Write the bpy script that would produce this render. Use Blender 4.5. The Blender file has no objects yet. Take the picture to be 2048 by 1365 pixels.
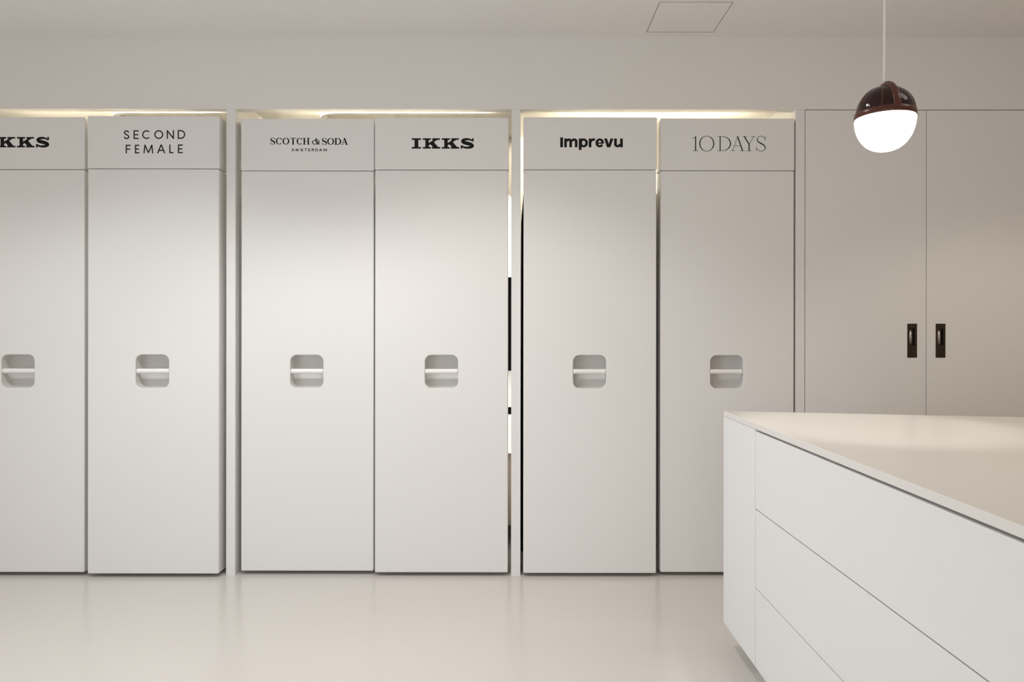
import bpy, bmesh, math
from mathutils import Vector, Matrix

scene = bpy.context.scene
COL = scene.collection

# ------------------------------------------------------------------ camera
F = 1420.0            # focal length in pixels of the 2048 px wide frame
PX, PY = 1031.0, 662.0  # principal point
EYE = 1.26
D = 3.652             # distance to the wall plane
cam_d = bpy.data.cameras.new('camera')
cam = bpy.data.objects.new('camera', cam_d)
COL.objects.link(cam)
cam.location = (0, 0, EYE)
cam.rotation_euler = (math.radians(90), math.radians(0.0), 0)
cam.rotation_euler = (Matrix.Rotation(math.radians(90), 4, 'X') @ Matrix.Rotation(math.radians(0.06), 4, 'Z')).to_euler()
cam_d.sensor_width = 36.0
cam_d.lens = 36.0 * F / 2048.0
cam_d.shift_x = (1024 - PX) / 2048.0
cam_d.shift_y = (PY - 682.5) / 2048.0
cam_d.clip_start = 0.02
scene.camera = cam

scene.view_settings.view_transform = 'Standard'
scene.view_settings.look = 'None'
scene.view_settings.gamma = 1.0
scene.view_settings.use_curve_mapping = False
scene.view_settings.exposure = 0.0

# ------------------------------------------------------------------ world and lights
world = bpy.data.worlds.new('world')
scene.world = world
world.use_nodes = True
bg = world.node_tree.nodes['Background']
bg.inputs[0].default_value = (1.0, 0.985, 0.95, 1)
bg.inputs[1].default_value = 0.585


def area(name, loc, target, sx, sy, power, color, spread=180):
    l = bpy.data.lights.new(name, 'AREA')
    l.shape = 'RECTANGLE'
    l.size, l.size_y = sx, sy
    l.energy = power
    l.color = color
    l.spread = math.radians(spread)
    o = bpy.data.objects.new(name, l)
    COL.objects.link(o)
    o.location = loc
    o.rotation_euler = (Vector(target) - Vector(loc)).to_track_quat('-Z', 'Y').to_euler()
    return o


def spot(name, loc, target, power, color, cone, blend, rad=0.04):
    l = bpy.data.lights.new(name, 'SPOT')
    l.energy = power
    l.color = color
    l.spot_size = math.radians(cone)
    l.spot_blend = blend
    l.shadow_soft_size = rad
    o = bpy.data.objects.new(name, l)
    COL.objects.link(o)
    o.location = loc
    o.rotation_euler = (Vector(target) - Vector(loc)).to_track_quat('-Z', 'Y').to_euler()
    return o


CEIL = EYE + (PY - 73) * D / F     # ceiling height
# recessed ceiling downlights in front of the cabinets
for x, y, p, c, cone, bl in ((-2.90, 2.35, 27, (0.985, 0.995, 1.0), 126, 0.5), (-1.72, 2.35, 54, (0.99, 1.0, 1.0), 128, 0.45),
                             (-0.95, 2.35, 36, (0.89, 0.94, 1.0), 120, 0.5), (-0.25, 2.35, 67, (1.0, 0.955, 0.92), 128, 0.45),
                             (2.45, 2.45, 32, (1.0, 0.86, 0.68), 112, 0.4), (-2.30, 0.80, 14, (0.98, 1.0, 1.0), 100, 0.5)):
    spot('ceiling_spot', (x, y, CEIL - 0.02), (x, y + 0.01, 0), p, c, cone, bl, 0.12)
spot('ceiling_spot', (-0.45, 2.1, CEIL - 0.02), (-0.45, 2.2, 0), 15, (1.0, 0.96, 0.92), 168, 1.0, 0.05)  # added wide spill, brightens the upper wall
spot('ceiling_spot', (-1.3, 2.0, CEIL - 0.02), (-1.3, 2.2, 0), 6.5, (1.0, 0.99, 0.97), 168, 1.0, 0.05)  # second added spill with the same wide cone
spot('ceiling_spot', (1.2, 2.35, CEIL - 0.02), (1.2, 2.36, 0), 44, (1.0, 0.95, 0.88), 33, 0.6, 0.05)  # added narrow spot, brightens the far left of the counter
# unseen fill lights added behind the camera and at the left
area('soft_fill', (-3.0, 0.1, 1.0), (0.83, 2.8, 0.6), 1.2, 1.2, 10, (0.72, 0.85, 1.0), 110)
area('soft_fill', (-1.0, -3.3, 1.6), (-0.6, 2.0, 1.5), 3.0, 1.8, 28, (1.0, 0.91, 0.79))
WARM = (1.0, 0.89, 0.66)


# ------------------------------------------------------------------ materials
def mat(name, col, rough=0.5, metal=0.0, spec=0.5, bump=0.0, bscale=200.0, mottle=0.0, mscale=1.5, coat=0.0):
    m = bpy.data.materials.new(name)
    m.use_nodes = True
    nt = m.node_tree
    b = nt.nodes['Principled BSDF']
    b.inputs['Base Color'].default_value = (*col, 1)
    b.inputs['Roughness'].default_value = rough
    b.inputs['Metallic'].default_value = metal
    b.inputs['Specular IOR Level'].default_value = spec
    b.inputs['Coat Weight'].default_value = coat
    tc = nt.nodes.new('ShaderNodeTexCoord')
    if mottle > 0:
        n = nt.nodes.new('ShaderNodeTexNoise')
        n.inputs['Scale'].default_value = mscale
        n.inputs['Detail'].default_value = 3
        nt.links.new(tc.outputs['Object'], n.inputs['Vector'])
        r = nt.nodes.new('ShaderNodeMixRGB')
        r.inputs[1].default_value = (*[c * (1 - mottle) for c in col], 1)
        r.inputs[2].default_value = (*[min(1, c * (1 + mottle)) for c in col], 1)
        nt.links.new(n.outputs['Fac'], r.inputs[0])
        nt.links.new(r.outputs[0], b.inputs['Base Color'])
    if bump > 0:
        n2 = nt.nodes.new('ShaderNodeTexNoise')
        n2.inputs['Scale'].default_value = bscale
        n2.inputs['Detail'].default_value = 2
        nt.links.new(tc.outputs['Object'], n2.inputs['Vector'])
        bp = nt.nodes.new('ShaderNodeBump')
        bp.inputs['Strength'].default_value = bump
        bp.inputs['Distance'].default_value = 0.002
        nt.links.new(n2.outputs['Fac'], bp.inputs['Height'])
        nt.links.new(bp.outputs['Normal'], b.inputs['Normal'])
    return m


M_LACQ = mat('white_satin_lacquer', (0.795, 0.785, 0.773), 0.42, spec=0.35, bump=0.03, bscale=300, mottle=0.008)
M_POCKET = mat('shade_tinted_pocket', (0.66, 0.645, 0.625), 0.5, spec=0.3)  # shade of the recess put into a greyer base colour
M_BAR = mat('white_gloss_bar', (0.88, 0.865, 0.85), 0.22, spec=0.5)
M_WALL = mat('white_wall_paint', (0.80, 0.785, 0.765), 0.85, spec=0.2, bump=0.05, bscale=180, mottle=0.01)
M_BEIGE = mat('warm_bounce_beige', (0.70, 0.58, 0.45), 0.85, spec=0.2, bump=0.05, bscale=180, mottle=0.01)  # beige added on the unseen right wall to warm the bounced light
M_CEIL = mat('white_ceiling_paint', (0.86, 0.845, 0.83), 0.9, spec=0.2, bump=0.04, bscale=180, mottle=0.01)
M_FLOOR = mat('poured_resin_floor', (0.655, 0.62, 0.58), 0.20, spec=0.55, bump=0.02, bscale=6, mottle=0.015, mscale=2.0)
M_TOP = mat('white_matte_laminate', (0.765, 0.735, 0.70), 0.27, spec=0.6, mottle=0.006)
M_BLACK = mat('black_vinyl', (0.006, 0.006, 0.006), 0.6, spec=0.2)
M_DARK = mat('dark_rubber_and_gap_shade', (0.02, 0.02, 0.02), 0.6)
M_BRONZE = mat('dark_bronze', (0.045, 0.036, 0.026), 0.45, metal=0.7, bump=0.05, bscale=900)
M_STEEL = mat('satin_steel', (0.50, 0.48, 0.45), 0.35, metal=0.85)
M_MAROON = mat('maroon_gloss', (0.020, 0.004, 0.0035), 0.08, spec=0.33)
M_MAROON2 = mat('brown_leather_edge', (0.085, 0.027, 0.018), 0.25, spec=0.35)
M_CORD = mat('white_textile_cord', (0.82, 0.79, 0.75), 0.8, bump=0.2, bscale=900)
M_WFAB = mat('white_cotton', (0.85, 0.84, 0.82), 0.9, bump=0.3, bscale=500)
M_BFAB = mat('black_cotton', (0.003, 0.003, 0.003), 0.95, spec=0.05, bump=0.3, bscale=500)
M_NFAB = mat('brown_wool', (0.36, 0.29, 0.24), 0.95, spec=0.1, bump=0.3, bscale=300)
M_GLOW = bpy.data.materials.new('lit_opal_glass')
M_GLOW.use_nodes = True
_b = M_GLOW.node_tree.nodes['Principled BSDF']
_b.inputs['Base Color'].default_value = (0.9, 0.88, 0.85, 1)
_b.inputs['Roughness'].default_value = 0.25
_b.inputs['Emission Color'].default_value = (1.0, 0.84, 0.66, 1)
_b.inputs['Emission Strength'].default_value = 10.5


# ------------------------------------------------------------------ helpers
def link_obj(name, bm, m, parent=None, smooth=False):
    me = bpy.data.meshes.new(name)
    bmesh.ops.recalc_face_normals(bm, faces=bm.faces[:])
    bm.to_mesh(me)
    bm.free()
    for mm in (m if isinstance(m, (list, tuple)) else [m]):
        me.materials.append(mm)
    if smooth:
        for p in me.polygons:
            p.use_smooth = True
    o = bpy.data.objects.new(name, me)
    COL.objects.link(o)
    if parent is not None:
        o.parent = parent
        o.matrix_parent_inverse = world_inv(parent)
    return o


def world_inv(p):
    m = Matrix.Identity(4)
    while p is not None:
        m = Matrix.LocRotScale(p.location, p.rotation_euler, p.scale).inverted() if p.parent is None else m
        p = p.parent
    return m


def thing(name, loc, label, cat, group=None):
    o = bpy.data.objects.new(name, None)
    o.empty_display_size = 0.1
    COL.objects.link(o)
    o.location = loc
    return tag(o, label, cat, group)


def tag(o, label, cat, group=None):
    o['label'] = label
    o['category'] = cat
    if group:
        o['group'] = group
    return o


def child(name, bm, m, root, parent=None, smooth=False, label=None):
    """mesh given in world coordinates -> part of root (or sub-part of parent, itself a part of root)"""
    bmesh.ops.translate(bm, verts=bm.verts[:], vec=-Vector(root.location))
    me = bpy.data.meshes.new(name)
    bmesh.ops.recalc_face_normals(bm, faces=bm.faces[:])
    bm.to_mesh(me)
    bm.free()
    for mm in (m if isinstance(m, (list, tuple)) else [m]):
        me.materials.append(mm)
    if smooth:
        for p in me.polygons:
            p.use_smooth = True
    o = bpy.data.objects.new(name, me)
    COL.objects.link(o)
    o.parent = parent if parent is not None else root
    if label:
        o['label'] = label
    return o


def struct(name, bm, m):
    o = link_obj(name, bm, m)
    o['kind'] = 'structure'
    return o


def box(bm, x0, x1, y0, y1, z0, z1, bev=0.0, mi=0):
    vs = [bm.verts.new((x, y, z)) for x in (x0, x1) for y in (y0, y1) for z in (z0, z1)]
    idx = [(0, 1, 3, 2), (4, 6, 7, 5), (0, 4, 5, 1), (2, 3, 7, 6), (0, 2, 6, 4), (1, 5, 7, 3)]
    fs = [bm.faces.new([vs[i] for i in f]) for f in idx]
    bmesh.ops.recalc_face_normals(bm, faces=fs)
    for f in fs:
        f.material_index = mi
    if bev > 0:
        es = list({e for f in fs for e in f.edges})
        bmesh.ops.bevel(bm, geom=es, offset=bev, segments=2, profile=0.5, affect='EDGES')
    return bm


def bx(x0, x1, y0, y1, z0, z1, bev=0.0):
    return box(bmesh.new(), x0, x1, y0, y1, z0, z1, bev)


def prism(bm, pts, z0, z1, bev=0.0):
    a = [bm.verts.new((p[0], p[1], z0)) for p in pts]
    b = [bm.verts.new((p[0], p[1], z1)) for p in pts]
    n = len(pts)
    fs = [bm.faces.new(a[::-1]), bm.faces.new(b)]
    for i in range(n):
        fs.append(bm.faces.new((a[i], a[(i + 1) % n], b[(i + 1) % n], b[i])))
    bmesh.ops.recalc_face_normals(bm, faces=fs)
    if bev > 0:
        es = list({e for f in fs for e in f.edges})
        bmesh.ops.bevel(bm, geom=es, offset=bev, segments=2, profile=0.5, affect='EDGES')
    return bm


def tube(bm, pts, r, seg=12, cap=True):
    pts = [Vector(p) for p in pts]
    rs = r if isinstance(r, (list, tuple)) else [r] * len(pts)
    rings = []
    up = Vector((0, 0, 1))
    for i, p in enumerate(pts):
        t = (pts[min(i + 1, len(pts) - 1)] - pts[max(i - 1, 0)]).normalized()
        ref = up if abs(t.dot(up)) < 0.95 else Vector((1, 0, 0))
        u = t.cross(ref).normalized()
        v = u.cross(t).normalized()
        rings.append([bm.verts.new(p + rs[i] * (math.cos(2 * math.pi * k / seg) * u + math.sin(2 * math.pi * k / seg) * v)) for k in range(seg)])
    for a, b in zip(rings, rings[1:]):
        for k in range(seg):
            f = bm.faces.new((a[k], a[(k + 1) % seg], b[(k + 1) % seg], b[k]))
            f.smooth = True
    if cap:
        bm.faces.new(rings[0][::-1])
        bm.faces.new(rings[-1])
    return bm


def wx(px, d=D):
    return (px - PX) * d / F


def wz(py, d=D):
    return EYE + (PY - py) * d / F


def rrect(cx, cz, w, h, r, seg=8):
    out = []
    for qx, qz, a0 in ((1, 1, 0), (-1, 1, 90), (-1, -1, 180), (1, -1, 270)):
        for k in range(seg + 1):
            a = math.radians(a0 + 90.0 * k / seg)
            out.append((cx + qx * (w / 2 - r) + r * math.cos(a), cz + qz * (h / 2 - r) + r * math.sin(a)))
    return out


# ------------------------------------------------------------------ lettering (strokes in photo pixels on the board)
class Ink:
    _strip = False

    def __init__(self):
        self.polys = []
        self.layer = 0

    def poly(self, pts):
        self.layer += 0 if self._strip else 1
        self.polys.append((self.layer, list(pts)))

    def rect(self, x0, y0, x1, y1):
        self.poly([(x0, y0), (x1, y0), (x1, y1), (x0, y1)])

    def stroke(self, pts, w):
        n = len(pts)
        ws = w if isinstance(w, (list, tuple)) else [w] * n
        L, R = [], []
        for i in range(n):
            a = Vector(pts[max(i - 1, 0)])
            b = Vector(pts[min(i + 1, n - 1)])
            t = (b - a)
            t = t.normalized() if t.length > 0 else Vector((1, 0))
            nrm = Vector((-t.y, t.x)) * ws[i] / 2
            p = Vector(pts[i])
            L.append(p + nrm)
            R.append(p - nrm)
        self.layer += 1
        self._strip = True
        for i in range(n - 1):
            self.poly([L[i], L[i + 1], R[i + 1], R[i]])
        self._strip = False

    def line(self, x0, y0, x1, y1, w):
        self.stroke([(x0, y0), (x1, y1)], w)

    def arc(self, cx, cy, rx, ry, a0, a1, wv, wh=None, n=36):
        """centre-line ellipse arc; wv = width of upright parts, wh = width of flat parts"""
        wh = wv if wh is None else wh
        pts, ws = [], []
        for i in range(n + 1):
            a = math.radians(a0 + (a1 - a0) * i / n)
            pts.append((cx + rx * math.cos(a), cy + ry * math.sin(a)))
            ws.append(wh + (wv - wh) * abs(math.cos(a)) ** 1.5)
        self.stroke(pts, ws)

    def spline(self, ctrl, w, n=10):
        P = [Vector(c) for c in ctrl]
        W = w if isinstance(w, (list, tuple)) else [w] * len(P)
        pts, ws = [], []
        for i in range(len(P) - 1):
            p0, p1, p2, p3 = P[max(i - 1, 0)], P[i], P[i + 1], P[min(i + 2, len(P) - 1)]
            for k in range(n):
                t = k / n
                pts.append(0.5 * ((2 * p1) + (p2 - p0) * t + (2 * p0 - 5 * p1 + 4 * p2 - p3) * t * t + (3 * p1 - p0 - 3 * p2 + p3) * t ** 3))
                ws.append(W[i] + (W[i + 1] - W[i]) * t)
        pts.append(P[-1])
        ws.append(W[-1])
        self.stroke(pts, ws)

    def mesh(self, d, sc=1.0, ox=0.0, oy=0.0):
        """px = ox + x*sc ; board plane at distance d"""
        bm = bmesh.new()
        for lay, p in self.polys:
            f = [bm.verts.new((wx(ox + q[0] * sc, d), d - 0.0002 - lay * 1.2e-5, wz(oy + q[1] * sc, d))) for q in p]
            b = [bm.verts.new((wx(ox + q[0] * sc, d), d + 0.0006, wz(oy + q[1] * sc, d))) for q in p]
            try:
                bm.faces.new(f)
            except ValueError:
                continue
            n = len(f)
            for i in range(n):
                bm.faces.new((f[i], f[(i + 1) % n], b[(i + 1) % n], b[i]))
        return bm


def S_path(x0, y0, x1, y1, open_=0.22):
    """control points of an S inside the box (centre line), from the upper right terminal"""
    w, h = x1 - x0, y1 - y0
    return [(x0 + 0.97 * w, y0 + open_ * h), (x0 + 0.80 * w, y0 + 0.06 * h), (x0 + 0.50 * w, y0), (x0 + 0.19 * w, y0 + 0.06 * h),
            (x0 + 0.05 * w, y0 + 0.22 * h), (x0 + 0.17 * w, y0 + 0.38 * h), (x0 + 0.50 * w, y0 + 0.49 * h), (x0 + 0.84 * w, y0 + 0.61 * h),
            (x0 + w, y0 + 0.78 * h), (x0 + 0.85 * w, y0 + 0.94 * h), (x0 + 0.48 * w, y0 + h), (x0 + 0.16 * w, y0 + 0.94 * h), (x0, y0 + (1 - open_) * h)]


def sans(k, ch, x0, x1, y0, y1, w):
    """plain even-stroke capitals filling the box"""
    h2 = w / 2
    l, r, t, b = x0 + h2, x1 - h2, y0 + h2, y1 - h2
    cy = (y0 + y1) / 2
    if ch in 'EF':
        k.rect(x0, y0, x0 + w, y1)
        k.rect(x0, y0, x1, y0 + w)
        k.rect(x0, cy - h2, x0 + (x1 - x0) * 0.92, cy + h2)
        if ch == 'E':
            k.rect(x0, y1 - w, x1, y1)
    elif ch == 'L':
        k.rect(x0, y0, x0 + w, y1)
        k.rect(x0, y1 - w, x1, y1)
    elif ch == 'T':
        k.rect(x0, y0, x1, y0 + w)
        k.rect((x0 + x1) / 2 - h2, y0, (x0 + x1) / 2 + h2, y1)
    elif ch == 'O':
        k.arc((l + r) / 2, cy, (r - l) / 2, (b - t) / 2, 0, 360, w, n=48)
    elif ch == 'C':
        rx = (b - t) / 2
        k.arc(l + rx, cy, rx, rx, 48, 312, w, n=40)
    elif ch == 'D':
        k.rect(x0, y0, x0 + w, y1)
        m = x0 + (x1 - x0) * 0.42
        k.rect(x0, y0, m, y0 + w)
        k.rect(x0, y1 - w, m, y1)
        k.arc(m, cy, r - m, (b - t) / 2, -90, 90, w, n=30)
    elif ch == 'N':
        k.rect(x0, y0, x0 + w, y1)
        k.rect(x1 - w, y0, x1, y1)
        k.line(x0 + h2, y0 + h2, x1 - h2, y1 - h2, w)
    elif ch == 'M':
        q = (x1 - x0) * 0.10
        k.line(x0 + h2, y1, x0 + h2 + q, y0, w)
        k.line(x1 - h2, y1, x1 - h2 - q, y0, w)
        k.line(x0 + h2 + q, y0 + h2, (x0 + x1) / 2, y1 - h2, w)
        k.line(x1 - h2 - q, y0 + h2, (x0 + x1) / 2, y1 - h2, w)
    elif ch == 'A':
        m = (x0 + x1) / 2
        k.line(x0 + h2, y1, m, y0, w)
        k.line(x1 - h2, y1, m, y0, w)
        yy = y0 + (y1 - y0) * 0.66
        q = (x1 - x0) * 0.19
        k.rect(x0 + q, yy - h2, x1 - q, yy + h2)
    elif ch == 'S':
        k.spline(S_path(l, t, r, b), w)
    elif ch == 'R':
        k.rect(x0, y0, x0 + w, y1)
        m = x0 + (x1 - x0) * 0.55
        yb = y0 + (y1 - y0) * 0.56
        k.rect(x0, y0, m, y0 + w)
        k.rect(x0, yb - w, m, yb)
        k.arc(m, (y0 + yb) / 2, r - m, (yb - w - y0) / 2, -90, 90, w, n=20)
        k.line(m - w * 0.2, yb - h2, x1 - h2, y1, w)


def ink_thin_caps():
    k = Ink()
    for ch, a, b in (('S', 988, 1033), ('E', 1067, 1108), ('C', 1136, 1202), ('O', 1233, 1304), ('N', 1332, 1390), ('D', 1420, 1480)):
        dy = -(a - 988) * 0.006
        sans(k, ch, a, b, 247 + dy, 317 + dy, 9.5)
    k2 = Ink()
    for ch, a, b in (('F', 1004, 1044), ('E', 1078, 1114), ('M', 1146, 1225), ('A', 1255, 1321), ('L', 1353, 1387), ('E', 1422, 1461)):
        dy = -(a - 1004) * 0.006
        sans(k2, ch, a, b, 362 + dy, 432 + dy, 9.5)
    return (k, k2), 0.25, 0, 200


def ink_slab():
    k = Ink()
    t, b = 463, 588
    k.rect(500, t, 612, t + 20)
    k.rect(500, b - 20, 612, b)
    k.rect(533, t, 580, b)
    for o in (633, 861):
        k.rect(o, t, o + 98, t + 20)
        k.rect(o, b - 20, o + 96, b)
        k.rect(o + 30, t, o + 73, b)
        k.rect(o + 112, t, o + 206, t + 19)
        k.rect(o + 108, b - 20, o + 210, b)
        k.poly([(o + 138, t + 12), (o + 182, t + 14), (o + 104, 529), (o + 66, 553), (o + 66, 524)])
        k.poly([(o + 84, 528), (o + 118, 506), (o + 136, 510), (o + 190, b - 14), (o + 128, b - 14)])
    P = S_path(1107, 474, 1230, 576, 0.20)
    k.spline(P, [14, 20, 26, 32, 38, 42, 44, 42, 38, 32, 26, 22, 14])
    k.rect(1226, 462, 1246, 502)
    k.rect(1090, 548, 1110, 588)
    return (k,), 1 / 6.02


def didone(k, ch, x0, x1, y0, y1, W, w):
    """high-contrast capitals: W heavy stems, w hairlines"""
    cy = (y0 + y1) / 2
    if ch == 'O':
        k.arc((x0 + x1) / 2, cy, (x1 - x0 - W) / 2, (y1 - y0 - w) / 2, 0, 360, W, w, n=48)
    elif ch == 'C':
        k.arc((x0 + x1) / 2 + 2, cy, (x1 - x0 - W) / 2 + 2, (y1 - y0 - w) / 2, 40, 320, W, w, n=40)
        k.poly([(x1 - 10, y0 + 6), (x1 - 2, y0 + 4), (x1 - 1, y0 + 26), (x1 - 5, y0 + 26)])
    elif ch == 'S':
        P = S_path(x0 + 4, y0 + w / 2, x1 - 5, y1 - w / 2, 0.24)
        k.spline(P, [w, w, w, w + 2, W * 0.8, W, W * 1.1, W, W * 0.8, w + 2, w, w, w])
        k.line(x1 - 5, y0 + 1, x1 - 5, y0 + 24, 4)
        k.line(x0 + 4, y1 - 24, x0 + 4, y1, 4)
    elif ch == 'T':
        k.rect(x0, y0, x1, y0 + w)
        m = (x0 + x1) / 2
        k.rect(m - W / 2, y0, m + W / 2, y1)
        k.poly([(x0, y0), (x0 + 7, y0), (x0 + 2, y0 + 18), (x0 - 1, y0 + 18)])
        k.poly([(x1, y0), (x1 - 7, y0), (x1 - 2, y0 + 18), (x1 + 1, y0 + 18)])
        k.rect(m - W, y1 - w, m + W, y1)
    elif ch == 'H':
        for m in (x0 + W, x1 - W):
            k.rect(m - W / 2, y0, m + W / 2, y1)
            k.rect(m - W, y0, m + W, y0 + w)
            k.rect(m - W, y1 - w, m + W, y1)
        k.rect(x0 + W, cy - w / 2, x1 - W, cy + w / 2)
    elif ch == 'D':
        k.rect(x0 + W * 0.5, y0, x0 + W * 1.5, y1)
        m = x0 + (x1 - x0) * 0.38
        k.rect(x0, y0, m, y0 + w)
        k.rect(x0, y1 - w, m, y1)
        k.arc(m, cy, x1 - W / 2 - m, (y1 - y0 - w) / 2, -90, 90, W, w, n=30)
    elif ch == 'A':
        m = (x0 + x1) / 2 - 2
        k.line(x0 + 8, y1, m, y0, w)
        k.line(x1 - 12, y1, m - 1, y0, W)
        k.rect(x0 + (x1 - x0) * 0.22, y0 + (y1 - y0) * 0.66, x1 - (x1 - x0) * 0.3, y0 + (y1 - y0) * 0.66 + w)
        k.rect(x0, y1 - w, x0 + 18, y1)
        k.rect(x1 - 26, y1 - w, x1 + 1, y1)


def ink_contrast():
    k = Ink()
    for ch, a, b in (('S', 604, 662), ('C', 670, 746), ('O', 750, 832), ('T', 840, 914), ('C', 920, 990), ('H', 996, 1078),
                     ('S', 1225, 1284), ('O', 1288, 1372), ('D', 1376, 1458), ('A', 1460, 1536)):
        dy = (a - 604) * 0.004
        didone(k, ch, a, b, 459 + dy, 540 + dy, 17, 5.5)
    # ampersand
    k.spline([(1190, 490), (1160, 482), (1150, 474), (1160, 466), (1168, 476)], [4, 8, 10, 6, 4])
    k.spline([(1148, 476), (1154, 496), (1180, 528), (1194, 540)], [6, 15, 15, 6])
    k.spline([(1186, 492), (1194, 508), (1180, 530), (1162, 536), (1150, 524)], [5, 10, 9, 6, 4])
    k.spline([(1154, 498), (1128, 492), (1112, 510), (1122, 534), (1146, 536), (1166, 514), (1172, 494)], [5, 7, 13, 9, 6, 7, 5])
    k2 = Ink()
    for ch, a, b in (('A', 860, 892), ('M', 908, 944), ('S', 964, 1000), ('T', 1014, 1046), ('E', 1061, 1086), ('R', 1102, 1131), ('D', 1146, 1180), ('A', 1192, 1226), ('M', 1242, 1286)):
        dy = (a - 860) * 0.002
        sans(k2, ch, a, b, 588 + dy, 621 + dy, 6.8)
    return (k, k2), 1 / 6.02, 440, 200


def ink_bold():
    k = Ink()
    k.rect(602, 450, 636, 570)
    # m
    k.rect(650, 464, 682, 570)
    k.arc(706, 500, 21, 24, 180, 360, 34, 26, n=24)
    k.rect(712, 496, 744, 570)
    k.arc(770, 500, 24, 24, 180, 360, 34, 26, n=24)
    k.rect(778, 496, 810, 570)
    # p
    k.rect(826, 464, 859, 602)
    k.arc(884, 517, 36, 41, 0, 360, 33, 26, n=48)
    # r
    k.rect(945, 464, 978, 570)
    k.spline([(966, 512), (978, 488), (998, 477), (1020, 477)], [26, 28, 29, 30])
    # e
    k.arc(1078, 517, 35, 41, 32, 362, 33, 25, n=44)
    k.rect(1046, 512, 1128, 528)
    # v
    k.poly([(1130, 464), (1166, 464), (1188, 536), (1204, 570), (1166, 570)])
    k.poly([(1242, 464), (1206, 464), (1184, 536), (1168, 570), (1206, 570)])
    # u
    k.rect(1251, 464, 1284, 534)
    k.arc(1292, 530, 26, 27, 0, 180, 33, 26, n=24)
    k.rect(1323, 464, 1356, 570)
    return (k,), 1 / 6.02, 1020, 200


def ink_fine_serif():
    k = Ink()
    # 1
    k.rect(540, 438, 553, 612)
    k.stroke([(508, 459), (528, 456), (550, 440)], [5, 6, 9])
    k.rect(512, 608, 582, 613)
    # O
    k.arc(681, 524, 84, 91, 0, 360, 13, 5, n=60)
    # D
    k.rect(836, 436, 848, 612)
    k.rect(810, 435, 875, 440)
    k.rect(810, 608, 872, 613)
    k.arc(868, 524, 98, 86, -90, 90, 13, 5, n=36)
    # A
    k.line(990, 612, 1053, 434, 5)
    k.line(1113, 612, 1050, 434, 13)
    k.rect(1013, 548, 1094, 553)
    k.rect(970, 608, 1018, 613)
    k.rect(1086, 608, 1138, 613)
    # Y
    k.line(1132, 437, 1192, 534, 13)
    k.line(1248, 437, 1190, 534, 5)
    k.rect(1184, 528, 1197, 612)
    k.rect(1112, 435, 1166, 440)
    k.rect(1212, 435, 1266, 440)
    k.rect(1158, 608, 1222, 613)
    # S
    k.spline(S_path(1284, 433, 1386, 615, 0.20), [4, 5, 5, 6, 9, 12, 14, 13, 10, 6, 5, 5, 4])
    k.line(1383, 436, 1384, 488, 5)
    k.line(1278, 562, 1279, 612, 5)
    return (k,), 1 / 6.02, 1300, 200


# ------------------------------------------------------------------ room shell
TOPZ = wz(218.5)        # underside of the header wall
XL, XR = -4.8, 3.25
YB = D + 0.78           # back of the niches
HT = 0.05               # header wall thickness
NICHE_Z = 2.47

# ceiling with the cut-out of the access panel
HX0, HX1 = 0.663, 1.0005
hy_f = D * 589 / (PY - 64.5)
hy_n = D * 589 / (PY - 3.5)
HX0 = (1304.5 - PX) * (hy_f + hy_n) / 2 / F
HX1 = HX0 + 0.341
bm = bmesh.new()
YF = -3.4
for a in ((XL, HX0, YF, D), (HX1, XR, YF, D), (HX0, HX1, YF, hy_n), (HX0, HX1, hy_f, D)):
    box(bm, a[0], a[1], a[2], a[3], CEIL, CEIL + 0.03)
box(bm, HX0 - 0.03, HX1 + 0.03, hy_n - 0.03, hy_f + 0.03, CEIL + 0.12, CEIL + 0.13)
for a in ((HX0 - 0.03, HX0, hy_n - 0.03, hy_f + 0.03), (HX1, HX1 + 0.03, hy_n - 0.03, hy_f + 0.03),
          (HX0, HX1, hy_n - 0.03, hy_n), (HX0, HX1, hy_f, hy_f + 0.03)):
    box(bm, a[0], a[1], a[2], a[3], CEIL + 0.03, CEIL + 0.12)
struct('ceiling', bm, M_CEIL)
gx, gy = 0.0030, 0.0055
ap = thing('access_panel', ((HX0 + HX1) / 2, (hy_n + hy_f) / 2, CEIL), 'flush square white access panel outlined by a thin dark gap in the ceiling', 'access panel')
child('panel', bx(HX0 + gx, HX1 - gx, hy_n + gy, hy_f - gy, CEIL + 0.0002, CEIL + 0.022), M_CEIL, ap)
bm = bmesh.new()  # dark strips standing in for the shade inside the gap
box(bm, HX0 + 0.0002, HX0 + gx - 0.0002, hy_n + 0.0002, hy_f - 0.0002, CEIL + 0.0012, CEIL + 0.02)
box(bm, HX1 - gx + 0.0002, HX1 - 0.0002, hy_n + 0.0002, hy_f - 0.0002, CEIL + 0.0012, CEIL + 0.02)
box(bm, HX0 + gx, HX1 - gx, hy_n + 0.0002, hy_n + gy - 0.0002, CEIL + 0.0012, CEIL + 0.02)
box(bm, HX0 + gx, HX1 - gx, hy_f - gy + 0.0002, hy_f - 0.0002, CEIL + 0.0012, CEIL + 0.02)
child('gap_shade', bm, M_DARK, ap, label='dark strip painted for the shade in the panel gap')

struct('floor', bx(XL, XR, YF, YB + 0.1, -0.05, 0.0), M_FLOOR)

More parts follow.
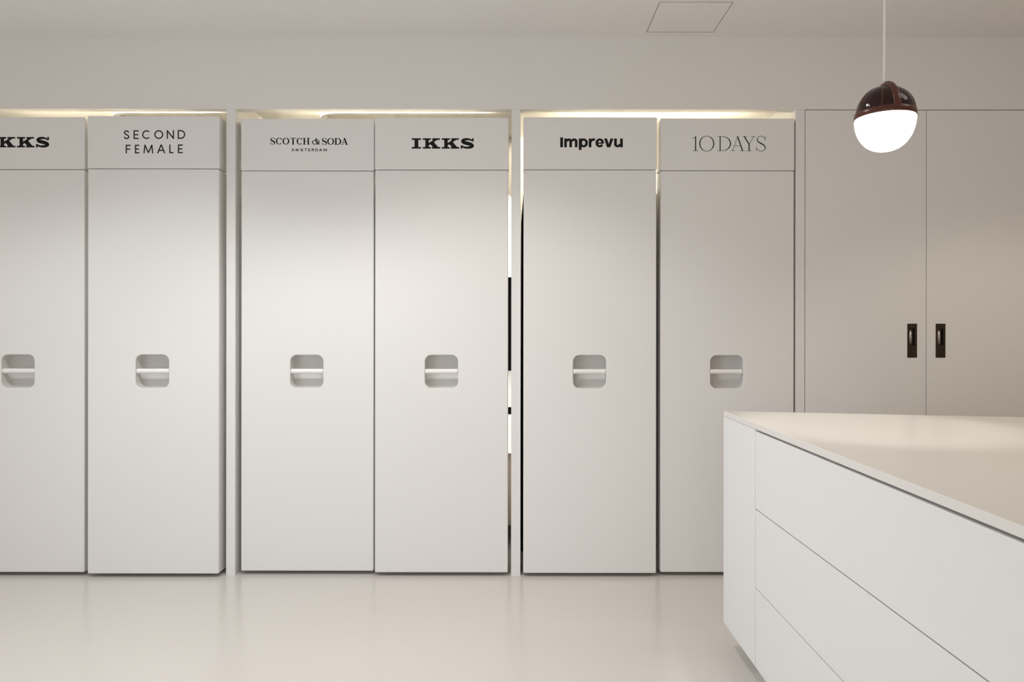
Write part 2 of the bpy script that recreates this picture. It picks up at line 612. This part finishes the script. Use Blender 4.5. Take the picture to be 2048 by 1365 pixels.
posts = [(-137, -119), (452.7, 470.7), (1022.6, 1041.0), (1591.0, 1609.0)]
P = [(wx(a), wx(b)) for a, b in posts]
CL0 = wx(1609.0)                 # closet opening
CLM = wx(1852.3)
CL1 = wx(2096.5)
bm = bmesh.new()
box(bm, XL, XR, D, D + HT, TOPZ, CEIL + 0.03)                 # header
box(bm, XL, P[0][0], D, D + HT, 0.0, TOPZ)                    # left of the niches
box(bm, CL1, XR, D, D + HT, 0.0, TOPZ)                        # right of the closet
struct('wall_back', bm, M_WALL)
bm = bmesh.new()
box(bm, P[0][0], CL1 + 0.05, YB, YB + 0.05, 0.0, CEIL)
struct('wall_niche', bm, M_WALL)
struct('ceiling_niche', bx(P[0][0], CL1 + 0.05, D + HT, YB, NICHE_Z, NICHE_Z + 0.04), M_WALL)
struct('wall_right', bx(XR, XR + 0.1, YF, YB, 0, CEIL + 0.03), M_BEIGE)
for i, (a, b) in enumerate(P):
    bm = bx(a, b, D, YB, 0.0, TOPZ - 0.0006)
    box(bm, a + 0.0005, b - 0.0005, D + HT, YB, TOPZ - 0.0006, NICHE_Z)
    struct('trim_%d' % (i + 1), bm, M_LACQ)

# curved rail under the niche ceilings
def ceiling_rail(x_bend, x_end, label):
    yy, zz, r = 3.862, 2.4405, 0.11
    pts = [(x_end, yy)]
    pts.append((x_bend + r, yy))
    for i in range(1, 13):
        a = math.radians(90 * i / 12)
        pts.append((x_bend + r - r * math.sin(a), yy + r - r * math.cos(a)))
    pts.append((x_bend, YB - 0.004))
    bm = bmesh.new()
    w, h = 0.028, 0.0293
    rings = []
    for i, p in enumerate(pts):
        a = Vector(pts[max(i - 1, 0)])
        b = Vector(pts[min(i + 1, len(pts) - 1)])
        t = (b - a).normalized()
        n = Vector((-t.y, t.x)) * w / 2
        rings.append([bm.verts.new((p[0] + s * n.x, p[1] + s * n.y, zz + q)) for s, q in ((-1, 0), (1, 0), (1, h), (-1, h))])
    for a, b in zip(rings, rings[1:]):
        for k in range(4):
            bm.faces.new((a[k], a[(k + 1) % 4], b[(k + 1) % 4], b[k]))
    bm.faces.new(rings[0])
    bm.faces.new(rings[-1][::-1])
    o = link_obj('ceiling_rail', bm, M_LACQ)
    tag(o, label, 'rail', 'curved rails over the cabinets')


ceiling_rail(wx(640, 3.9), P[2][0] - 0.001, 'thin curved white rail above the cabinets of the middle bay')
ceiling_rail(wx(222, 3.9), P[1][0] - 0.001, 'thin curved white rail above the cabinets of the left bay')

# warm light strips hidden behind the header
for i, (pw, sx) in enumerate(((6.5, 1), (6.5, 1), (14, 1))):
    a, b = P[i][1], P[i + 1][0]
    area('niche_light', ((a + b) / 2, D + HT + 0.012, 2.448), ((a + b) / 2, D + HT + 0.40, 2.44), b - a - 0.36, 0.02, pw, WARM, 90)


# unseen light panel added to make the pale reflection in the pendant cap
M_PANEL = bpy.data.materials.new('lit_diffuser')
M_PANEL.use_nodes = True
_b = M_PANEL.node_tree.nodes['Principled BSDF']
_b.inputs['Base Color'].default_value = (0.8, 0.8, 0.8, 1)
_b.inputs['Emission Color'].default_value = (1.0, 0.93, 0.86, 1)
_b.inputs['Emission Strength'].default_value = 3.0
lx, ly, lw, lh = 2.0, 1.6, 0.70, 0.50
root = thing('reflection_panel', (lx, ly, CEIL), 'unseen light panel added on the ceiling for the reflection in the maroon lamp cap', 'lamp')
bm = bmesh.new()
for q in ((lx - lw / 2, lx + lw / 2, ly - lh / 2, ly - lh / 2 + 0.015), (lx - lw / 2, lx + lw / 2, ly + lh / 2 - 0.015, ly + lh / 2),
          (lx - lw / 2, lx - lw / 2 + 0.015, ly - lh / 2 + 0.015, ly + lh / 2 - 0.015), (lx + lw / 2 - 0.015, lx + lw / 2, ly - lh / 2 + 0.015, ly + lh / 2 - 0.015),
          (lx - lw / 2 + 0.22, lx - lw / 2 + 0.25, ly - lh / 2 + 0.015, ly + lh / 2 - 0.015)):
    box(bm, *q, CEIL - 0.025, CEIL)
child('frame', bm, M_LACQ, root)
child('diffuser', bx(lx - lw / 2 + 0.015, lx + lw / 2 - 0.015, ly - lh / 2 + 0.015, ly + lh / 2 - 0.015, CEIL - 0.018, CEIL - 0.012), M_PANEL, root)


# ------------------------------------------------------------------ pull-out cabinets
def rect_loop(bm, x0, x1, z0, z1, y, r=0.0):
    if r <= 0:
        return [bm.verts.new((x, y, z)) for x, z in ((x1, z1), (x0, z1), (x0, z0), (x1, z0))]
    return [bm.verts.new((x, y, z)) for x, z in rrect((x0 + x1) / 2, (z0 + z1) / 2, x1 - x0, z1 - z0, r, 4)]


def bridge(bm, a, b, smooth=False):
    n = len(a)
    for i in range(n):
        f = bm.faces.new((a[i], a[(i + 1) % n], b[(i + 1) % n], b[i]))
        f.smooth = smooth


def slab_with_hole(x0, x1, z0, z1, yf, yb, hole=None, bev=0.004):
    """vertical slab facing -Y with rounded edges; hole = (cx, cz, w, h, r)"""
    bm = bmesh.new()
    R = 0.006
    A = rect_loop(bm, x0, x1, z0, z1, yb, R)
    B = rect_loop(bm, x0, x1, z0, z1, yf + bev, R)
    i1 = bev * 0.293
    C = rect_loop(bm, x0 + i1, x1 - i1, z0 + i1, z1 - i1, yf + i1, R)
    E = rect_loop(bm, x0 + bev, x1 - bev, z0 + bev, z1 - bev, yf, R)
    bridge(bm, A, B)
    bridge(bm, B, C)
    bridge(bm, C, E)
    if hole is None:
        bm.faces.new(E)
        bm.faces.new(A[::-1])
    else:
        cx, cz, w, h, r = hole
        lips = []
        fl = 0.004
        for g_, y in ((fl, yf), (fl * 0.29, yf + fl * 0.29), (0.0, yf + fl)):
            lips.append([bm.verts.new((p[0], y, p[1])) for p in rrect(cx, cz, w + 2 * g_, h + 2 * g_, r + g_)])
        bridge(bm, lips[0], lips[1])
        bridge(bm, lips[1], lips[2])
        bm.faces.new(A[::-1])
        for outer, inner in ((E, lips[0]),):
            es = []
            for L in (outer, inner):
                for i in range(len(L)):
                    v, u = L[i], L[(i + 1) % len(L)]
                    e = bm.edges.get((v, u)) or bm.edges.new((v, u))
                    es.append(e)
            bmesh.ops.triangle_fill(bm, use_beauty=True, use_dissolve=False, edges=es)
    return bm


UB, UJ, UT = 0.019, 2.0845, 2.353   # bottom, header joint, top


def cabinet(px0, px1, d, hole_px, ink, label, deep=0.56):
    x0, x1 = wx(px0, d), wx(px1, d)
    cx = (x0 + x1) / 2
    root = thing('pull_out_cabinet', (cx, d + 0.3, 0), label, 'cabinet', 'white pull-out cabinets along the wall')
    yb = d + 0.10
    hx = wx(hole_px, d)
    hz = wz(743.9, d)
    hw = 0.1695
    fp = child('front_panel', slab_with_hole(x0 + 0.001, x1 - 0.001, UB, UJ - 0.0012, d, yb, (hx, hz, hw, hw, 0.033)), M_LACQ, root)
    # pocket behind the hole
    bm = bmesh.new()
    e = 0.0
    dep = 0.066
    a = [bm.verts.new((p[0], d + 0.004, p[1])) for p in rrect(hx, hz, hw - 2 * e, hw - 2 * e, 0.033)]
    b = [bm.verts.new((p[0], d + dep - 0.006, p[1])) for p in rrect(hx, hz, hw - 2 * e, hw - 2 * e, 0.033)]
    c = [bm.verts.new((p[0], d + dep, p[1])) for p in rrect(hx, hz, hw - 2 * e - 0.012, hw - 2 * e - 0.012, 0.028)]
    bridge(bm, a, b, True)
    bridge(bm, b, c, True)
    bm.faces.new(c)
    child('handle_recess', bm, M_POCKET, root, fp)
    # grip bar with flared ends
    bm = bmesh.new()
    pts, rs = [], []
    n = 16
    for i in range(n + 1):
        t = i / n
        pts.append((hx - hw / 2 + 0.0005 + t * (hw - 0.001), d + 0.016, hz + 0.0005))
        s = min(t, 1 - t) * hw
        rs.append(0.0130 + 0.0015 * max(0, 1 - s / 0.014) ** 2)
    tube(bm, pts, rs, 20)
    child('handle_bar', bm, M_BAR, root, fp)
    # header board and its lettering
    hd = child('header_panel', slab_with_hole(x0 - 0.0005, x1 + 0.001, UJ + 0.0012, UT, d - 0.001, yb, None, 0.003), M_LACQ, root)
    ks, sc, ox, oy = ink
    for k in ks:
        child('lettering', k.mesh(d - 0.001, sc, ox, oy), M_BLACK, root, hd, label='black lettering')
    # carcass behind the front
    child('base_board', bx(x0 + 0.03, x1 - 0.03, yb, d + deep, 0.045, 0.065), M_LACQ, root)
    bm = bmesh.new()
    tube(bm, [(cx, yb, 2.075), (cx, d + deep, 2.075)], 0.0125, 14)
    child('hanging_rail', bm, M_STEEL, root)
    child('rear_post', bx(cx - 0.03, cx + 0.03, d + deep, d + deep + 0.03, 0.045, 2.10), M_LACQ, root)
    for sx in (x0 + 0.09, x1 - 0.09):
        for sy in (d + 0.13, d + deep - 0.06):
            bm = bmesh.new()
            tube(bm, [(sx - 0.012, sy, 0.0225), (sx + 0.012, sy, 0.0225)], 0.0225, 18)
            child('caster', bm, M_DARK, root)
    return root, d, cx


slab_ink, slab_sc = ink_slab()
U = [
    cabinet(-94, 169.3, 3.638, 35.5, (slab_ink, slab_sc, 740 - 849.4, 198.4),
            'white pull-out cabinet with fat slab-serif header lettering, cut off by the left edge'),
    cabinet(175.0, 438.2, 3.618, 304.3, ink_thin_caps(),
            'white pull-out cabinet whose header has two lines of thin spaced capitals'),
    cabinet(482.0, 747.6, 3.662, 613.5, ink_contrast(),
            'white pull-out cabinet with elegant high-contrast header capitals over a tiny second line'),
    cabinet(749.6, 1016.4, 3.640, 883.0, (slab_ink, slab_sc, 740, 200),
            'white pull-out cabinet with fat slab-serif header lettering, fourth from the left edge'),
    cabinet(1046.6, 1313.2, 3.632, 1179.7, ink_bold(),
            'white pull-out cabinet with bold mixed-case sans lettering on its header'),
    cabinet(1320.6, 1588.2, 3.648, 1454.0, ink_fine_serif(),
            'white pull-out cabinet with a numeral and fine thin serif capitals, partly behind the island'),
]


# ------------------------------------------------------------------ garments on the rails behind the fronts
def garment(kind, cx, y, half, z_sh, z_hem, z_sleeve, m, label, th=0.035, cuff=None, slope=0.06):
    """half = half width at the sleeves; shoulders slope down to them"""
    root = thing(kind, (cx, y, z_hem), label, 'clothes', 'clothes hanging behind the cabinet fronts')
    bm = bmesh.new()
    body = half * 0.62
    right = [(0.05, z_sh + 0.012), (half * 0.5, z_sh - 0.01), (half * 0.93, z_sh - 0.03), (half * 0.967, z_sh - 0.045), (half, z_sh - slope), (half, z_sleeve),
             (half * (0.93 if z_sleeve < z_hem else 0.70), z_sleeve), (body, z_sh - 0.32)]
    right = [p for p in right if p[1] >= min(z_hem, z_sleeve)]
    right += [(body * 1.02, (z_sh + z_hem) / 2), (body * 1.06, z_hem)]
    pts = right + [(-x, z) for x, z in reversed(right)]
    fr = [bm.verts.new((cx + p[0], y - th / 2, p[1])) for p in pts]
    bk = [bm.verts.new((cx + p[0], y + th / 2, p[1])) for p in pts]
    n = len(pts)
    bm.faces.new(fr)
    bm.faces.new(bk[::-1])
    for i in range(n):
        bm.faces.new((fr[i], fr[(i + 1) % n], bk[(i + 1) % n], bk[i]))
    bmesh.ops.triangulate(bm, faces=[f for f in bm.faces if len(f.verts) > 4])
    child('fabric', bm, m, root)
    bm = bmesh.new()
    pts = [(cx - half * 0.5, y, z_sh - 0.045), (cx, y, z_sh + 0.01), (cx + half * 0.5, y, z_sh - 0.045)]
    tube(bm, pts, 0.006, 8)
    hz = 2.075
    hook = [(cx, y, z_sh + 0.01)]
    for i in range(10):
        a = math.radians(-90 + 27 * i)
        hook.append((cx + 0.0165 * math.cos(a), y, hz + 0.0165 * math.sin(a)))
    tube(bm, hook, 0.003, 8)
    child('hanger', bm, M_STEEL, root)
    if cuff:
        child('cuff', bx(cx + half * 0.69, cx + half * 1.02, y - th / 2 - 0.002, y + th / 2 + 0.002, cuff[0], cuff[1]), cuff[2], root)


c4 = U[3][2]
hw4 = 0.356
garment('blouse', c4, 3.83, hw4, 2.035, 1.35, 1.55, M_WFAB, 'white blouse seen through the slit beside the fourth cabinet, upper part')
garment('jacket', c4, 3.92, hw4, 2.03, 0.95, 1.04, M_BFAB, 'black jacket seen through the slit beside the fourth cabinet')
garment('shirt_dress', c4, 4.01, hw4, 2.02, 0.52, 0.57, M_WFAB, 'white shirt dress seen low in the slit beside the fourth cabinet', cuff=(0.79, 0.83, M_BFAB))
garment('long_coat', c4, 4.10, hw4, 2.01, 0.10, 0.14, M_NFAB, 'long brown coat at the bottom of the slit beside the fourth cabinet')
c5 = U[4][2]
garment('black_coat', c5, 3.83, 0.3505, 2.045, 0.075, 0.075, M_BFAB, 'black coat in the dark slit left of the fifth cabinet', slope=0.20)
c6 = U[5][2]
garment('black_coat', c6, 3.85, 0.338, 2.045, 0.075, 0.075, M_BFAB, 'added black coat darkening the slit left of the sixth cabinet')  # added to block the slit so that it stays dark
area('slit_fill', (c4 + 0.30, 3.755, 1.12), (c4 + 0.31, 4.0, 1.12), 0.02, 1.7, 2.4, (1.0, 0.95, 0.88))  # hidden strip added to brighten the clothes in the slit


# ------------------------------------------------------------------ built-in closet on the right
root = thing('built_in_closet', ((CL0 + CL1) / 2, D + 0.3, 0), 'flush white built-in closet with two tall doors and dark pulls behind the pendant lamp', 'closet')
g = 0.0022
DT = 0.024


def closet_door(x0, x1, hx, slot):
    hp = (wx(hx[0]), wx(hx[1]), wz(715), wz(647))
    bm = bmesh.new()
    z0, z1 = 0.012, TOPZ - 0.004
    # slab as four pieces around the mortise of the pull
    xs = [x0, hp[0] + 0.001, hp[1] - 0.001, x1]
    zs = [z0, hp[2] + 0.001, hp[3] - 0.001, z1]
    grid = {}
    def v(i, j, y):
        key = (i, j, y)
        if key not in grid:
            grid[key] = bm.verts.new((xs[i], y, zs[j]))
        return grid[key]
    for y in (D, D + DT):
        for i in range(3):
            for j in range(3):
                if i == 1 and j == 1:
                    continue
                bm.faces.new((v(i, j, y), v(i + 1, j, y), v(i + 1, j + 1, y), v(i, j + 1, y)))
    def side(a, b):
        bm.faces.new((v(*a, D), v(*b, D), v(*b, D + DT), v(*a, D + DT)))
    for i in range(3):
        side((i, 0), (i + 1, 0)); side((i, 3), (i + 1, 3)); side((0, i), (0, i + 1)); side((3, i), (3, i + 1))
    side((1, 1), (2, 1)); side((1, 2), (2, 2)); side((1, 1), (1, 2)); side((2, 1), (2, 2))
    dr = child('door', bm, M_LACQ, root)
    # flush pull: plate with a slot, a pocket and a rounded finger bar
    bm = bmesh.new()
    s = (wx(slot[0]), wx(slot[1]), wz(690.3), wz(657))
    yp = D - 0.0015
    xs2 = [hp[0], s[0], s[1], hp[1]]
    zs2 = [hp[2], s[2], s[3], hp[3]]
    for i in range(3):
        for j in range(3):
            if i == 1 and j == 1:
                continue
            box(bm, xs2[i], xs2[i + 1], yp, D + 0.001, zs2[j], zs2[j + 1])
    box(bm, s[0] - 0.002, s[1] + 0.002, D + 0.016, D + 0.018, s[2] - 0.002, s[3] + 0.002)
    box(bm, s[0] - 0.002, s[0], D + 0.001, D + 0.016, s[2] - 0.002, s[3] + 0.002)
    box(bm, s[1], s[1] + 0.002, D + 0.001, D + 0.016, s[2] - 0.002, s[3] + 0.002)
    box(bm, s[0], s[1], D + 0.001, D + 0.016, s[2] - 0.002, s[2])
    box(bm, s[0], s[1], D + 0.001, D + 0.016, s[3], s[3] + 0.002)
    pl = child('flush_pull', bm, M_BRONZE, root, dr, label='dark bronze flush pull')
    bm = bmesh.new()
    r = (s[1] - s[0]) * 0.35
    prof = []
    for k in range(9):
        a = math.pi * k / 8
        prof.append((s[0] + 0.001 + r - r * math.cos(a), D + 0.010 - r * 0.55 * math.sin(a)))
    a_ = [bm.verts.new((p[0], p[1], s[2] + 0.001)) for p in prof]
    b_ = [bm.verts.new((p[0], p[1], s[3] - 0.004)) for p in prof]
    for i in range(8):
        f = bm.faces.new((a_[i], a_[i + 1], b_[i + 1], b_[i]))
        f.smooth = True
    bm.faces.new(a_)
    bm.faces.new(b_[::-1])
    child('finger_grip', bm, M_STEEL, root, dr, label='pale satin finger grip')


closet_door(CL0 + 0.0037, CLM - 0.0016, (1814.5, 1833.8), (1818.6, 1829.4))
closet_door(CLM + 0.0016, CL1 - 0.0036, (1871.3, 1890.6), (1875.6, 1886.4))
bm = bmesh.new()
yb0 = D + DT + 0.002
box(bm, CL0 + 0.001, CL0 + 0.02, yb0, YB - 0.01, 0.0, TOPZ - 0.004)
box(bm, CL1 - 0.02, CL1 - 0.001, yb0, YB - 0.01, 0.0, TOPZ - 0.004)
box(bm, CLM - 0.012, CLM + 0.012, yb0, YB - 0.01, 0.0, TOPZ - 0.004)
box(bm, CL0 + 0.001, CL1 - 0.001, yb0, YB - 0.01, TOPZ - 0.024, TOPZ - 0.002)
child('carcass', bm, M_DARK, root)

# ------------------------------------------------------------------ island with drawers
S = 0.00198
ID = S * F                      # far corner distance
IX = wx(1447.5, ID)             # plane of the drawer fronts
IT = wz(822, ID)                # top of the counter
IBZ = wz(1245, ID)              # underside of the fronts
d2 = (EYE - IT) * F / (834 - PY)
q = (wx(2048, d2), d2)
slope = (q[1] - ID) / (q[0] - IX)
IR = 2.25
IN = 0.72                        # near end
TH = 0.021


def yback(x, inset=0.0):
    return ID + slope * (x - IX) - inset


ct = link_obj('countertop', prism(bmesh.new(), [(IX, yback(IX)), (IX, IN), (IR, IN), (IR, yback(IR))], IT - TH, IT, 0.0012), M_TOP)
tag(ct, 'thin white laminate countertop covering the drawer island at the lower right', 'countertop')

root = thing('drawer_island', ((IX + IR) / 2, 1.7, 0), 'white island cabinet with long handleless drawers under the countertop', 'cabinet')
dp = IX * F / (1511 - PX)        # where the drawers begin
ft = 0.02
ztop = IT - TH
child('side_panel', prism(bmesh.new(), [(IX, yback(IX)), (IX, dp + 0.0015), (IX + ft, dp + 0.0015), (IX + ft, yback(IX + ft))], IBZ, ztop - 0.0008, 0.0006), M_LACQ, root)
child('end_panel', prism(bmesh.new(), [(IX + ft, yback(IX + ft)), (IX + ft, yback(IX + ft, 0.02)), (IR, yback(IR, 0.02)), (IR, yback(IR))], IBZ, ztop - 0.0008), M_LACQ, root)
zz = [wz(858.5, dp) - 0.0015, wz(1018, dp), wz(1175.6, dp), IBZ]
ND = IN + 0.03
for i in range(3):
    t = zz[i] - 0.0018
    b = zz[i + 1] + (0.0018 if i < 2 else 0.0)
    if i == 0:
        t = ztop - 0.0072
    child('drawer', bx(IX, IX + ft, ND, dp - 0.0015, b, t, 0.0008), M_LACQ, root)
child('carcass', prism(bmesh.new(), [(IX + ft + 0.004, yback(IX, 0.03)), (IX + ft + 0.004, ND), (IR - 0.02, ND), (IR - 0.02, yback(IR, 0.03))], IBZ + 0.002, ztop - 0.0005), M_LACQ, root)
child('plinth', prism(bmesh.new(), [(IX + 0.075, 2.62), (IX + 0.075, IN + 0.1), (IR - 0.1, IN + 0.1), (IR - 0.1, yback(IR, 0.14))], 0.0, IBZ + 0.004), M_LACQ, root)

# ------------------------------------------------------------------ pendant lamp
LD = 2.02
lc = Vector((wx(1769.5, LD), LD, wz(233.5, LD)))
R = 56.5 * LD / F
root = thing('pendant_lamp', lc, 'tilted pendant lamp with glossy maroon cap and glowing white globe over the island', 'lamp')
tilt = Matrix.Rotation(math.radians(0.0), 4, 'Y')


def lathe(bm, prof, seg=64, smooth=True):
    rings = []
    for r, z in prof:
        if r < 1e-6:
            rings.append([bm.verts.new((0, 0, z))])
        else:
            rings.append([bm.verts.new((r * math.cos(2 * math.pi * k / seg), r * math.sin(2 * math.pi * k / seg), z)) for k in range(seg)])
    for a, b in zip(rings, rings[1:]):
        for k in range(seg):
            k2 = (k + 1) % seg
            if len(a) == 1:
                f = bm.faces.new((a[0], b[k], b[k2]))
            elif len(b) == 1:
                f = bm.faces.new((a[k], a[k2], b[0]))
            else:
                f = bm.faces.new((a[k], a[k2], b[k2], b[k]))
            f.smooth = smooth
    return bm


def lamp_part(name, bm, m, parent=None, tilted=True, label=None):
    if tilted:
        bmesh.ops.transform(bm, matrix=tilt, verts=bm.verts[:])
    bmesh.ops.translate(bm, verts=bm.verts[:], vec=lc)
    return child(name, bm, m, root, parent, label=label)


def dome_r(t):                    # t = height 0..1 above the rim, profile radius
    return math.sqrt(max(0.0, 1 - (t / 1.02) ** 2.3)) * 0.965


CH = R * 1.06
prof = [(R * dome_r(i / 28 * 1.0), CH * i / 28 * 1.0) for i in range(28)] + [(0, CH * 1.0)]
cap = lamp_part('cap', lathe(bmesh.new(), prof), M_MAROON, label='glossy maroon cap')
# brim around the rim
prof = [(R * 0.93, -R * 0.06), (R * 1.0, -R * 0.06), (R * 1.012, -R * 0.03), (R * 1.0, R * 0.15), (R * 0.985, R * 0.165), (R * 0.94, R * 0.165)]
lamp_part('brim', lathe(bmesh.new(), prof), M_MAROON2, cap, label='brown brim')


def meridian_band(az, width, lift, t0=0.09, t1=1.0, n=26, both=False, crown=0.0):
    """raised strap running up the dome along azimuth az (and down the other side)"""
    bm = bmesh.new()
    pts = []
    for i in range(n + 1):
        t = t0 + (t1 - t0) * math.sin(math.pi / 2 * i / n)
        pts.append((R * dome_r(t), CH * t))
    if both:
        pts = pts[:-1] + [(0, CH)] + [(-r, z) for r, z in reversed(pts[:-1])]
    else:
        pts[-1] = (0, CH)
    c, s = math.cos(az), math.sin(az)
    rings = []
    for i, (r, z) in enumerate(pts):
        a = Vector(pts[max(i - 1, 0)])
        b = Vector(pts[min(i + 1, len(pts) - 1)])
        t = (b - a).normalized()
        nr = Vector((t.y, -t.x))
        lf = lift + crown * max(0.0, z / CH) ** 6
        ring = []
        for u, l in ((-1, -0.004), (-1, lf * 0.55), (-0.7, lf), (0, lf * 1.12), (0.7, lf), (1, lf * 0.55), (1, -0.004)):
            # drop the sides so that the strap hugs the dome
            w_ = u * width / 2
            sag = (w_ * w_) / (2 * max(R, abs(r)))
            rr = r + nr.x * (l - sag)
            zz_ = z + nr.y * (l - sag)
            ring.append(bm.verts.new((rr * c - w_ * s, rr * s + w_ * c, zz_)))
        rings.append(ring)
    for a, b in zip(rings, rings[1:]):
        for k in range(6):
            f = bm.faces.new((a[k], a[k + 1], b[k + 1], b[k]))
            f.smooth = True
    bm.faces.new(rings[0])
    bm.faces.new(rings[-1][::-1])
    return bm


cam_az = math.atan2(-lc.y, -lc.x)      # direction from the lamp towards the viewer's side of the room
lamp_part('strap', meridian_band(cam_az + math.radians(24), R * 0.25, R * 0.035, both=True, crown=R * 0.10), M_MAROON2, cap, label='brown strap over the cap')
for da in (-60, -5, 82):
    lamp_part('seam', meridian_band(cam_az + math.radians(da), R * (0.09 if da < -30 else 0.035), R * 0.014), M_MAROON2, cap, label='thin raised seam')
# globe
prof = []
for i in range(25):
    a = math.pi / 2 * i / 24
    prof.append((R * 0.99 * math.cos(a) ** 0.85 if i < 24 else 0.0, -R * 0.05 - R * 1.16 * math.sin(a)))
prof[0] = (R * 0.985, -R * 0.05)
lamp_part('globe', lathe(bmesh.new(), prof), M_GLOW, label='glowing white opal globe')
# cord and ceiling rose
top = tilt @ Vector((0, 0, CH))
xc = wx(1768, LD) - lc.x
bm = bmesh.new()
tube(bm, [(top.x * 0.6, top.y, top.z - 0.006), (xc, top.y, top.z + 0.03), (xc + 0.001, top.y, 0.5), (xc, top.y, CEIL - lc.z)], 0.0033, 10)
lamp_part('cord', bm, M_CORD, tilted=False, label='white cord')
bm = bmesh.new()
lathe(bm, [(0, 0), (0.05, 0), (0.055, -0.004), (0.055, -0.02), (0.05, -0.024), (0, -0.024)], 32)
bmesh.ops.translate(bm, verts=bm.verts[:], vec=(xc, top.y, CEIL - lc.z))
lamp_part('ceiling_rose', bm, M_LACQ, tilted=False)
